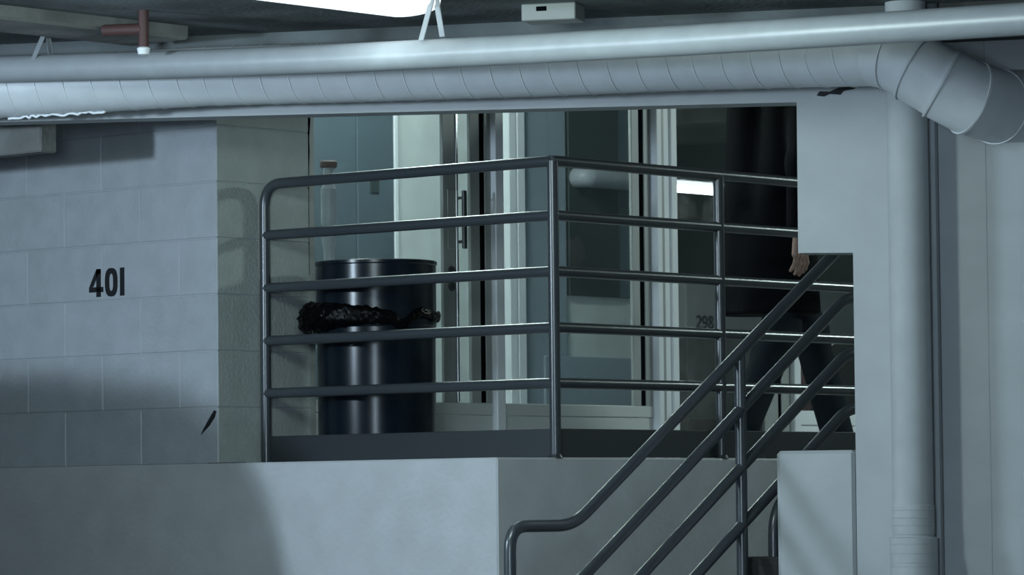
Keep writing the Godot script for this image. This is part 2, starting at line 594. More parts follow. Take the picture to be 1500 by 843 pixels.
func front_wall() -> void:
	var t := wf()
	var w := thing("wall_front", "", "", "", WO, WA)
	struct(w, "painted front wall with a long lintel and a notched pier at the right", "wall")
	var poly := PackedVector2Array([Vector2(-9.0, 1.25), Vector2(-2.35, 1.178), Vector2(0.008, 1.147), Vector2(0.006, 0.652), Vector2(0.188, 0.648), Vector2(0.186, FLOOR), Vector2(0.462, FLOOR), Vector2(0.462, 1.33), Vector2(-9.0, 1.33)])
	put("wall_face", extrude(poly, -0.12, 0.0), M.plaster, w)
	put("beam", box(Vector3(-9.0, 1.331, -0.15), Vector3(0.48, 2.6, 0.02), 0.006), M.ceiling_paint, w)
	put("chipped_patch", extrude(PackedVector2Array([Vector2(0.075, 1.166), Vector2(0.085, 1.180), Vector2(0.12, 1.178), Vector2(0.15, 1.190), Vector2(0.21, 1.192), Vector2(0.20, 1.183), Vector2(0.165, 1.178), Vector2(0.155, 1.166), Vector2(0.12, 1.170), Vector2(0.10, 1.162)]), -0.001, 0.0015), M.stencil_black, w)
	var wr := thing("wall_right", "", "", "", WO, WA)
	struct(wr, "pale wall behind the standpipe at the right edge", "wall")
	put("wall_face", box(Vector3(0.463, FLOOR, -0.2), Vector3(0.62, 1.33, -0.055), 0.002), M.plaster, wr)
	put("wall_face", box(Vector3(0.62, FLOOR, -0.2), Vector3(9.0, 1.33, -0.052), 0.002), M.plaster, wr)
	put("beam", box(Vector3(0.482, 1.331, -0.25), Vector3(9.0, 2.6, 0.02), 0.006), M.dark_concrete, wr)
	var b := put("low_pier", box(Vector3(-0.075, FLOOR, -0.16), Vector3(0.1835, 0.006, 0.005), 0.011), M.plaster)
	b.position = WO
	b.rotation.y = WA
	tag(b, "low white painted pier with rounded edges at the foot of the notched wall", "pier")
	# standpipe on the pier
	var sp := thing("standpipe", "white painted vertical pipe with a threaded coupling against the front wall", "pipe", "", t * Vector3(0.387, 0, 0.075), WA)
	put("pipe", tube([Vector3(0, FLOOR, 0), Vector3(0, CEIL, 0)], 0.066, 36), M.standpipe_paint, sp)
	for c in [[-0.272, -0.174, 0.068], [-0.52, -0.276, 0.077]]:
		put("coupling", lathe([Vector2(0.066, c[0]), Vector2(c[2], c[0] + 0.004), Vector2(c[2], c[1] - 0.004), Vector2(0.066, c[1])], Vector3.ZERO, 36), M.standpipe_paint, sp)
	for y in [-0.19, -0.215, -0.24, -0.30, -0.33, -0.36, -0.372, -0.41]:
		var st := start()
		lathe_into(st, [Vector2(0.066, y - 0.004), Vector2(0.0785 if y < -0.28 else 0.0695, y), Vector2(0.066, y + 0.004)], Vector3.ZERO, 28)
		put("thread_ridge", st.commit(), M.standpipe_paint, sp)

func storefront() -> void:
	# frames stand on the landing in the plane x = WX; the panes sit a little behind
	var xf := WX - 0.012
	var top := 2.5
	var bays := [
		{"n": "door_1", "z0": -0.305, "z1": -1.302, "lab": "glass door with a pull handle and lock cylinder nearest the rubbish bin", "cat": "door"},
		{"n": "door_2", "z0": -1.356, "z1": -2.296, "lab": "middle glass door bay with a wide bottom rail behind the rail corner post", "cat": "door"},
		{"n": "door_3", "z0": -2.466, "z1": -3.22, "lab": "glass bay behind the walking person looking into the dark garage", "cat": "door"},
		{"n": "window_1", "z0": -3.27, "z1": -4.3, "lab": "glass bay with a bright white bottom rail at the pier's edge", "cat": "window"}]
	for i in 4:
		var b: Dictionary = bays[i]
		var d := thing(b.n)
		struct(d, b.lab, b.cat)
		var z0: float = b.z0
		var z1: float = b.z1
		var fm: Material = M.white_frame if i == 3 else M.aluminium
		put("header_rail", box(Vector3(xf - 0.05, top - 0.1, z1), Vector3(xf, top, z0), 0.003), fm, d)
		put("pane", box(Vector3(xf - 0.013, 0.19, z1 + 0.002), Vector3(xf - 0.008, top - 0.1, z0 - 0.002), 0.0), M.pane_glass, d)
		if i < 2:
			put("bottom_rail", box(Vector3(xf - 0.05, 0.192, z1), Vector3(xf + 0.002, 0.239, z0), 0.003), M.pale_aluminium, d)
			put("kick_panel", box(Vector3(xf - 0.048, 0.0, z1), Vector3(xf - 0.003, 0.190, z0), 0.002), M.pale_aluminium, d)
		elif i == 2:
			put("bottom_rail", box(Vector3(xf - 0.05, 0.0, z1), Vector3(xf, 0.13, z0), 0.003), M.aluminium, d)
		else:
			put("bottom_rail", box(Vector3(xf - 0.05, 0.17, z1), Vector3(xf + 0.002, 0.232, z0), 0.004), M.white_frame, d)
			put("kick_panel", box(Vector3(xf - 0.048, 0.0, z1), Vector3(xf - 0.006, 0.168, z0), 0.002), M.white_frame, d)
		if i < 3:
			# leaf stile, dark gap, frame jamb on the right of the bay
			var gw: float = [0.030, 0.030, 0.022][i]
			var gz: float = [-1.237, -2.221, -3.137][i]
			var sw: float = [0.056, 0.047, 0.095][i]
			put("stile", box(Vector3(xf - 0.016, 0.239 if i < 2 else 0.13, gz), Vector3(xf, top - 0.1, gz + sw), 0.002), M.aluminium, d)
			put("gap_gasket", box(Vector3(xf - 0.04, 0.239 if i < 2 else 0.0, gz - gw), Vector3(xf - 0.004, top - 0.1, gz - 0.0005), 0.0), M.gasket, d)
			put("jamb", box(Vector3(xf - 0.05, 0.239 if i < 2 else 0.0, z1), Vector3(xf, top - 0.1, gz - gw), 0.002), M.aluminium, d)
		if i == 0:
			put("lock_stile", box(Vector3(xf - 0.016, 0.239, -1.093), Vector3(xf, top - 0.1, -1.022), 0.002), M.aluminium, d)
			put("edge_strip", box(Vector3(xf - 0.04, 0.239, -1.109), Vector3(xf + 0.004, top - 0.1, -1.095), 0.003), M.chrome, d)
			var hs := start()
			box_into(hs, Vector3(xf + 0.014, 0.832, -1.135), Vector3(xf + 0.026, 1.058, -1.112), 0.003)
			for y in [0.86, 1.03]:
				box_into(hs, Vector3(xf - 0.02, y - 0.006, -1.127), Vector3(xf + 0.015, y + 0.006, -1.117), 0.001)
			var hd := put("pull_handle", hs.commit(), M.steel, d)
			hd.set_meta("label", "dark steel pull handle")
			put("handle_plate", box(Vector3(xf, 0.83, -1.092), Vector3(xf + 0.004, 1.06, -1.045), 0.002), M.aluminium, d)
			for y in [0.745, 0.685]:
				var st := start()
				lathe_into(st, [Vector2(0.0185, 0.0), Vector2(0.0185, 0.006), Vector2(0.012, 0.006), Vector2(0.012, 0.003), Vector2(0.0001, 0.003)], Vector3.ZERO, 20, Transform3D(Basis(Vector3(0, 0, 1), -PI / 2), Vector3(xf, y, -1.066)))
				put("lock_cylinder", st.commit(), M.steel, d)
	# mullions between the bays and the jamb at the block wall
	var tr := thing("trim_1")
	struct(tr, "upright mullions between the glass bays", "frame")
	put("jamb", box(Vector3(WX - 0.1, 0.0, -0.30), Vector3(WX - 0.006, top, -0.268), 0.002), M.aluminium, tr)
	put("mullion", box(Vector3(WX - 0.1, 0.0, -1.354), Vector3(WX + 0.012, top, -1.304), 0.003), M.white_frame, tr)
	put("mullion", box(Vector3(WX - 0.1, 0.0, -2.331), Vector3(WX + 0.02, top, -2.298), 0.003), M.white_frame, tr)
	put("mullion", box(Vector3(WX - 0.08, 0.0, -2.376), Vector3(WX - 0.004, top, -2.333), 0.003), M.aluminium, tr)
	put("mullion", box(Vector3(WX - 0.08, 0.0, -2.417), Vector3(WX - 0.012, top, -2.378), 0.003), M.white_frame, tr)
	put("mullion", box(Vector3(WX - 0.08, 0.0, -2.464), Vector3(WX - 0.006, top, -2.423), 0.003), M.white_frame, tr)
	put("mullion", box(Vector3(WX - 0.1, 0.0, -3.268), Vector3(WX + 0.012, top, -3.222), 0.003), M.white_frame, tr)
	put("crack", extrude(PackedVector2Array([Vector2(0.262, 0.70), Vector2(0.2655, 0.70), Vector2(0.266, 1.0), Vector2(0.268, 1.10), Vector2(0.271, 1.16), Vector2(0.269, 1.21), Vector2(0.276, 1.27), Vector2(0.276, 1.36), Vector2(0.262, 1.36)]), WX - 0.03, WX - 0.002, Transform3D(Basis(Vector3(0, 0, -1), Vector3.UP, Vector3(1, 0, 0)), Vector3.ZERO)), M.gasket, tr)
	put("transom", box(Vector3(WX - 0.1, top, -4.35), Vector3(WX + 0.01, 2.6, -0.262), 0.003), M.aluminium, tr)
	struct(put("wall_landing", box(Vector3(WX - 0.2, 0.0, -13.0), Vector3(WX, 2.6, -4.302), 0.003), M.plaster), "plain wall beyond the last glass bay", "wall")
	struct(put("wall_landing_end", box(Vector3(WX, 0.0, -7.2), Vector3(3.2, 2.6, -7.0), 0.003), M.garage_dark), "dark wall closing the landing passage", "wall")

func lobby() -> void:
	# the room behind the first two bays
	var b := thing("wall_lobby")
	struct(b, "back wall of the lobby behind the glass doors", "wall")
	var x := -3.0
	put("wall_face", box(Vector3(x - 0.2, 0.0, -2.0), Vector3(x, 2.6, 0.03), 0.003), M.lobby_wall, b)
	put("wall_face", box(Vector3(x - 0.2, 0.0, -3.62), Vector3(x, 2.6, -2.0), 0.003), M.lobby_wall, b)
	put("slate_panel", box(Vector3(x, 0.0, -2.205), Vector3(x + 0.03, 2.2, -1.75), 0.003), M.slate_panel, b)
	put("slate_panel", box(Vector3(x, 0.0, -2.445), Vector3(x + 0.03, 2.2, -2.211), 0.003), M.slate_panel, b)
	put("bright_edge", box(Vector3(x, 0.0, -2.472), Vector3(x + 0.034, 2.25, -2.447), 0.003), M.white_frame, b)
	put("door_frame", box(Vector3(x, 0.0, -3.24), Vector3(x + 0.05, 2.2, -3.19), 0.003), M.white_frame, b)
	put("door_frame", box(Vector3(x, 0.0, -3.30), Vector3(x + 0.05, 2.2, -3.248), 0.003), M.white_frame, b)
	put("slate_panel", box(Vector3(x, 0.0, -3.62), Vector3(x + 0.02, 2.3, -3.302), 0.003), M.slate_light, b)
	put("wall_face", box(Vector3(x - 0.2, 0.0, -4.12), Vector3(x, 2.6, -3.622), 0.003), M.lobby_wall, b)
	put("reflection_panel", box(Vector3(x, 0.80, -4.0), Vector3(x + 0.02, 2.4, -3.64), 0.003), M.dark_panel, b)  # dark area of the glass reflection, built as a panel
	put("reflection_panel", box(Vector3(x, 0.80, -4.2), Vector3(x + 0.015, 2.4, -4.005), 0.003), M.slate_panel, b)  # greyer strip of the same reflection
	put("low_reflection_panel", box(Vector3(x, 0.0, -4.12), Vector3(x + 0.03, 0.52, -3.45), 0.003), M.slate_light, b)  # stands in for the lower band reflected in the glass
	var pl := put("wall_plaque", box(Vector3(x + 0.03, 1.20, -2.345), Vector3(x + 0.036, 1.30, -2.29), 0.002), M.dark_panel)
	tag(pl, "small dark plaque on the slate lobby panel", "plaque")
	var pa := Vector3(-1.50, 0, -2.44)
	var pb := Vector3(-2.98, 0, -4.30)
	var pd := (pb - pa).normalized()
	struct(put("wall_light_stop", box(Vector3(0, 0, -0.03), Vector3((pb - pa).length(), 2.6, 0.0), 0.002, Transform3D(Basis(pd, Vector3.UP, pd.cross(Vector3.UP)), pa)), M.slate_panel), "added slanted partition keeping lobby light out of the dark garage", "wall")  # added to stop lobby light spilling into the garage
	# hose connection standing inside the glass by the block wall
	var v := thing("hose_valve", "pale standpipe valve with a reddish cap inside the glass by the block wall", "valve", "", Vector3(-1.9, 0.0, -0.895))
	put("pipe", tube([Vector3(0, 0, 0), Vector3(0, 0.88, 0)], 0.021, 20), M.pipe_paint, v)
	put("body", lathe([Vector2(0.021, 0.84), Vector2(0.028, 0.88), Vector2(0.028, 0.915), Vector2(0.023, 0.93), Vector2(0.031, 0.945), Vector2(0.031, 1.08), Vector2(0.024, 1.095), Vector2(0.022, 1.15), Vector2(0.020, 1.165), Vector2(0.0, 1.166)], Vector3.ZERO, 24), M.pipe_paint, v)
	put("cap", lathe([Vector2(0.026, 1.163), Vector2(0.034, 1.167), Vector2(0.034, 1.186), Vector2(0.028, 1.192), Vector2(0.0, 1.193)], Vector3.ZERO, 24), M.red_brown, v).set_meta("label", "reddish round cap")
	# pale tube standing in for a band reflected in the glass
	var p := put("reflection_pipe", tube(fillet([Vector3(-2.92, 1.34, -4.14), Vector3(-2.92, 1.34, -3.69), Vector3(-2.99, 1.34, -3.69)], 0.045, 5), 0.045, 20), M.pipe_paint)
	tag(p, "short pale tube standing in for a band reflected in the middle glass door", "pipe")
	# numbered parapet in the garage beyond
	var n := thing("wall_parapet")
	struct(n, "parapet wall, darker below, with a stencilled number in the garage beyond", "wall")
	put("wall_face", box(Vector3(-8.2, 0.96, -13.2), Vector3(-8.0, 1.34, -10.83), 0.004), M.plaster, n)
	put("wall_base", box(Vector3(-8.2, 0.0, -13.2), Vector3(-7.995, 0.96, -10.83), 0.004), M.concrete, n)  # darker lower part
	var tm := TextMesh.new()
	var f := SystemFont.new()
	f.font_names = PackedStringArray(["Droid Sans"])
	f.font_weight = 700
	tm.font = f
	tm.text = "298"
	tm.font_size = 64
	tm.pixel_size = 0.0019
	tm.depth = 0.004
	var o := put("painted_number", tm, M.stencil_black, n)
	o.position = Vector3(-7.997, 1.066, -11.03)
	o.rotation.y = PI / 2
	o.set_meta("label", "black stencilled number 298")
	for z in [-9.2, -10.2, -11.2]:
		struct(put("trim_beam", box(Vector3(-12, 2.3, z - 0.12), Vector3(-3.3, 2.6, z + 0.12), 0.01), M.dark_concrete), "dark ceiling beam in the garage beyond", "beam")

func guard_rail() -> void:
	var g := thing("guard_rail", "dark grey tubular guard rail with five rails and a toe plate around the landing", "railing")
	var r := 0.0195
	var xl := -1.378
	var ys := [0.833, 0.640, 0.447, 0.256]
	put("top_rail", tube(fillet([Vector3(xl, 0.0, 0), Vector3(xl, 1.02, 0), Vector3(0, 1.02, 0)], 0.085, 8), r, 20), M.rail_paint, g)
	put("top_rail", tube([Vector3(0, 1.02, 0.012), Vector3(0, 1.02, -2.9)], r, 20), M.rail_paint, g)
	for y in ys:
		put("rail", tube([Vector3(xl, y, 0), Vector3(0, y, 0)], r * 0.96, 20), M.rail_paint, g)
		put("rail", tube([Vector3(0, y, 0), Vector3(0, y, -2.9)], r * 0.96, 20), M.rail_paint, g)
	for z in [0.0, -0.925, -1.85, -2.88]:
		put("post", tube([Vector3(0, 0.0, z), Vector3(0, 1.02, z)], r, 20), M.rail_paint, g)
	put("toe_plate", box(Vector3(xl, 0.002, -0.012), Vector3(0, 0.100, -0.003), 0.002), M.kick_paint, g)
	put("toe_plate", box(Vector3(-0.012, 0.002, -2.9), Vector3(-0.003, 0.100, -0.012), 0.002), M.kick_paint, g)
	for z in [0.0, -0.925]:
		put("weld_collar", lathe([Vector2(0.0195, 0.012), Vector2(0.025, 0.0), Vector2(0.019, 0.0)], Vector3(0, 0.0, z), 20), M.kick_paint, g)

func stair_rails() -> void:
	var s := thing("stair_rail", "dark grey tubular stair rail with four sloping rails and a curved lower end", "railing")
	var x := 0.8
	var r := 0.0192
	var zt := -0.60
	for k in 4:
		var y := -0.19 * k
		var pts := [Vector3(x, -0.228 + y, 1.17), Vector3(x, -0.228 + y, 0.865), Vector3(x, 0.727 + y, zt), Vector3(x, 0.727 + y, -1.7)]
		if k == 0:
			pts.push_front(Vector3(x, FLOOR, 1.17))
		put("top_rail" if k == 0 else "rail", tube(fillet(pts, 0.075 if k == 0 else 0.06, 7), r, 20), M.rail_paint, s)
	put("post", tube([Vector3(x, -0.51, 0.0), Vector3(x, 0.33, 0.0)], r, 20), M.rail_paint, s)
	put("post", tube([Vector3(x, 0.0, -1.1), Vector3(x, 0.727, -1.1)], r, 20), M.rail_paint, s)
	var b := thing("handrail", "short bent grey handrail end rising behind the low white pier", "handrail")
	put("bent_rail", tube(fillet([Vector3(0.845, FLOOR, -0.11), Vector3(0.845, -0.185, -0.11), Vector3(0.845, -0.06, -0.295)], 0.09, 7), 0.018, 20), M.rail_paint, b)

func trash() -> void:
	var c := Vector3(-1.105, 0.0, -0.30)
	var t := thing("rubbish_bin", "tall glossy dark navy cylindrical bin standing behind the guard rail", "bin", "", c)
	put("body", lathe([Vector2(0.0, 0.0), Vector2(0.208, 0.0), Vector2(0.215, 0.012), Vector2(0.217, 0.50), Vector2(0.0, 0.50)], Vector3.ZERO, 64), M.can_plastic, t)
	put("collar", lathe([Vector2(0.217, 0.49), Vector2(0.220, 0.50), Vector2(0.220, 0.718), Vector2(0.224, 0.722), Vector2(0.224, 0.732), Vector2(0.219, 0.735), Vector2(0.211, 0.732), Vector2(0.211, 0.50)], Vector3.ZERO, 64), M.can_plastic, t)
	# crumpled bag edge folded over the body, fuller on the left, thin and drooping on the right
	var n := FastNoiseLite.new()
	n.seed = 4
	n.frequency = 3.2
	n.fractal_octaves = 3
	var st := start()
	var na := 220
	var nb := 26
	var grid := []
	for i in na + 1:
		var a := TAU * i / na
		var dir := Vector3(cos(a), 0, sin(a))
		# fuller towards -x, thinning to a drooping lip towards +x
		var left := clampf(0.5 + 0.5 * dir.dot(Vector3(-0.90, 0, 0.43)), 0.0, 1.0)
		var fat := lerpf(0.014, 0.058, pow(left, 1.5))
		var hgt := lerpf(0.016, 0.056, pow(left, 1.0))
		var yc := 0.530 + 0.010 * n.get_noise_2d(cos(a) * 1.4, sin(a) * 1.4) - 0.036 * exp(-pow(wrapf(a - 0.42, -PI, PI) / 0.15, 2)) + 0.014 * exp(-pow(wrapf(a + 0.05, -PI, PI) / 0.14, 2))
		var row := []
		for j in nb + 1:
			var b := TAU * j / nb
			var fold := n.get_noise_3d(cos(a) * 1.6, sin(a) * 1.6, b * 0.30)
			var ripple := n.get_noise_3d(cos(a) * 0.9, sin(a) * 0.9 + 9.0, sin(b) * 4.2) + 0.8 * n.get_noise_3d(cos(a) * 4.2, sin(a) * 4.2 + 5.0, sin(b) * 8.0)
			var crease := 1.0 + 0.22 * fold + 0.34 * ripple
			var out := 0.219 + fat * 0.55 + cos(b) * fat * 0.60 * crease
			row.append(dir * maxf(out, 0.2185) + Vector3(0, yc + sin(b) * hgt * (1.0 + 0.15 * fold), 0))
		grid.append(row)
	var norm := []
	for i in na + 1:
		var row := []
		for j in nb + 1:
			var du: Vector3 = grid[(i + 1) % na][j] - grid[(i - 1 + na) % na][j]
			var dv: Vector3 = grid[i][(j + 1) % nb] - grid[i][(j - 1 + nb) % nb]
			var nn := du.cross(dv).normalized()
			var mid := Vector3(cos(TAU * i / na), 0, sin(TAU * i / na)) * 0.235 + Vector3(0, 0.53, 0)
			row.append(nn if nn.dot(grid[i][j] - mid) > 0.0 else -nn)
		norm.append(row)
	for i in na:
		for j in nb:
			smooth_quad(st, [grid[i][j], grid[i + 1][j], grid[i + 1][j + 1], grid[i][j + 1]], [norm[i][j], norm[i + 1][j], norm[i + 1][j + 1], norm[i][j + 1]])
	var bag := put("bin_bag", st.commit(), M.bag_plastic)
	bag.position = c
	tag(bag, "crumpled black plastic bag edge folded around the navy bin", "bag")

func overhead() -> void:
	# smooth drain pipe in front
	var pp := []
	for q in [Vector3(-3.2, 1.405, 1.79), Vector3(-1.607, 1.334, 1.552), Vector3(-1.164, 1.316, 1.486), Vector3(-0.446, 1.283, 1.393), Vector3(0.248, 1.254, 1.321), Vector3(0.917, 1.231, 1.271), Vector3(1.561, 1.209, 1.243), Vector3(2.181, 1.189, 1.237), Vector3(2.775, 1.169, 1.252), Vector3(3.6, 1.137, 1.30), Vector3(5.0, 1.09, 1.40)]:
		pp.append(q)
	var p := put("overhead_pipe", tube(pp, 0.046, 32), M.pipe_paint)
	tag(p, "long smooth pale pipe running across in front of the spiral duct", "pipe")
	# spiral duct with a gored elbow
	var d := thing("spiral_duct", "pale spiral-seam duct under the smooth pipe with a segmented elbow at right", "duct")
	var dp := [Vector3(-3.4, 1.270, 2.14), Vector3(-1.656, 1.272, 1.510), Vector3(-1.301, 1.270, 1.362), Vector3(-0.646, 1.286, 1.036), Vector3(-0.203, 1.278, 0.839), Vector3(0.447, 1.271, 0.556), Vector3(0.878, 1.270, 0.382), Vector3(1.332, 1.257, 0.255), Vector3(1.550, 1.246, 0.224)]
	var rd := 0.100
	put("straight_duct", tube(dp, rd, 36), M.duct_paint, d)
	# helical seam: 0.1 m pitch
	var total := 0.0
	var hel := []
	for i in dp.size() - 1:
		var a: Vector3 = dp[i]
		var b: Vector3 = dp[i + 1]
		var dir := (b - a).normalized()
		var u := dir.cross(Vector3.UP).normalized()
		var v := dir.cross(u)
		var steps := int((b - a).length() / 0.1 * 28.0)
		for k in steps:
			var s := float(k) / steps * (b - a).length()
			var ang := (total + s) / 0.1 * TAU
			hel.append(a + dir * s + (u * cos(ang) + v * sin(ang)) * (rd - 0.0005))
		total += (b - a).length()
	put("spiral_seam", tube(hel, 0.0030, 5), M.seam_paint, d)
	var torn := []
	for k in 25:
		var q := Vector3(-1.262, 1.170, 1.358).lerp(Vector3(-0.95, 1.178, 1.203), k / 24.0)
		torn.append(q + Vector3(0, rng.randf_range(-0.006, 0.004), rng.randf_range(-0.004, 0.004)))
	put("torn_wrap", tube(torn, 0.0045, 8), M.white_frame, d).set_meta("label", "torn white wrapping along the underside")
	var ep := [Vector3(1.540, 1.247, 0.226), Vector3(1.600, 1.238, 0.226), Vector3(1.663, 1.200, 0.205), Vector3(1.735, 1.146, 0.160), Vector3(1.800, 1.098, 0.095), Vector3(1.822, 1.078, -0.020), Vector3(1.780, 1.105, -0.331), Vector3(1.657, 1.158, -0.826)]
	var re := [0.104, 0.108, 0.112, 0.116, 0.117, 0.116, 0.114]
	for i in ep.size() - 1:
		var q := [ep[i], ep[i + 1]]
		var st := start()
		# a gore: mitred against its neighbours
		var full := [ep[maxi(i - 1, 0)], ep[i], ep[i + 1], ep[mini(i + 2, ep.size() - 1)]]
		gore(st, full, re[i])
		put("elbow_gore", st.commit(), M.duct_paint, d)
		if i > 0:
			var m: Vector3 = ((ep[i] - ep[i - 1]).normalized() + (ep[i + 1] - ep[i]).normalized()).normalized()
			put("elbow_seam", tube([ep[i] - m * 0.004, ep[i] + m * 0.004], re[i] + 0.0045, 36), M.duct_paint, d)
	# hangers
	for h in [[Vector3(-0.966, 1.445, 1.455), Vector3(-0.985, 1.335, 1.50), Vector3(-0.985, 1.345, 1.42), "left", 0.0], [Vector3(0.60, 1.445, 1.27), Vector3(0.60, 1.28, 1.335), Vector3(0.60, 1.30, 1.235), "right", 0.0]]:
		var hg := thing("pipe_hanger", "thin pale V-shaped strap hanging the pipe, %s" % ("near the sprinkler at left" if h[3] == "left" else "right of the glowing ceiling light"), "hanger", "pipe hangers")
		for e in [h[1], h[2]]:
			var dir: Vector3 = (e - h[0])
			var bs := Basis.looking_at(dir.normalized(), Vector3.RIGHT)
			put("strap", box(Vector3(-0.002, -0.011, -dir.length()), Vector3(0.002, 0.011, 0), 0.001, Transform3D(bs, h[0])), M.pipe_paint, hg)
	# sprinkler drop
	var sk := thing("sprinkler", "rusty red sprinkler drop with a white cap above the pipe", "sprinkler", "", Vector3(-0.44, -0.036, 1.52))
	put("drop_pipe", tube([Vector3(0, 1.36, 0), Vector3(0, CEIL + 0.036, 0)], 0.017, 16), M.red_brown, sk)
	put("branch_pipe", tube([Vector3(0, 1.425, 0), Vector3(-0.16, 1.432, 0.02)], 0.019, 16), M.red_brown, sk)
	put("cap", lathe([Vector2(0.0, 1.338), Vector2(0.018, 1.342), Vector2(0.022, 1.362), Vector2(0.017, 1.366)], Vector3.ZERO, 18), M.white_frame, sk)
	# box on the ceiling
	var jb := thing("junction_box", "small grey junction box with a dark slot under the ceiling", "box", "", wf() * Vector3(-0.70, 0, 0.42), WA)
	put("box_body", box(Vector3(-0.09, 1.395, -0.06), Vector3(0.09, CEIL, 0.06), 0.003), M.aluminium, jb)
	put("slot", box(Vector3(-0.04, 1.425, 0.056), Vector3(-0.005, 1.44, 0.0615), 0.001), M.gasket, jb)
	# concrete corbel above the block wall at the left
	struct(put("trim_corbel", box(Vector3(-4.2, 1.11, 0.76), Vector3(-1.665, 2.6, 0.84), 0.006), M.concrete), "concrete corbel over the block wall at the left edge", "beam")
	struct(put("trim_ceiling_rib", box(Vector3(-0.93, 1.405, 1.10), Vector3(-0.65, CEIL + 0.01, 6.0), 0.01), M.concrete), "low concrete rib under the deck ceiling at the left", "beam")

func gore(st: SurfaceTool, q: Array, r: float) -> void:
	var dir: Vector3 = (q[2] - q[1]).normalized()
	var d0: Vector3 = (q[1] - q[0]).normalized() if q[0] != q[1] else dir
	var d1: Vector3 = (q[3] - q[2]).normalized() if q[3] != q[2] else dir
	var m0 := (d0 + dir).normalized()
	var m1 := (dir + d1).normalized()
	var u := dir.cross(Vector3.UP).normalized()
	var v := dir.cross(u)
	var seg := 40
	for k in seg:
		var p := []
		var n := []
		for e in [[k, 0], [k + 1, 0], [k + 1, 1], [k, 1]]:
			var a: float = TAU * e[0] / seg
			var o := u * cos(a) + v * sin(a)
			var m := m0 if e[1] == 0 else m1
			p.append(q[1 + e[1]] + o * r - dir * (o.dot(m) * r / dir.dot(m)))
			n.append(o)
		smooth_quad(st, p, n)

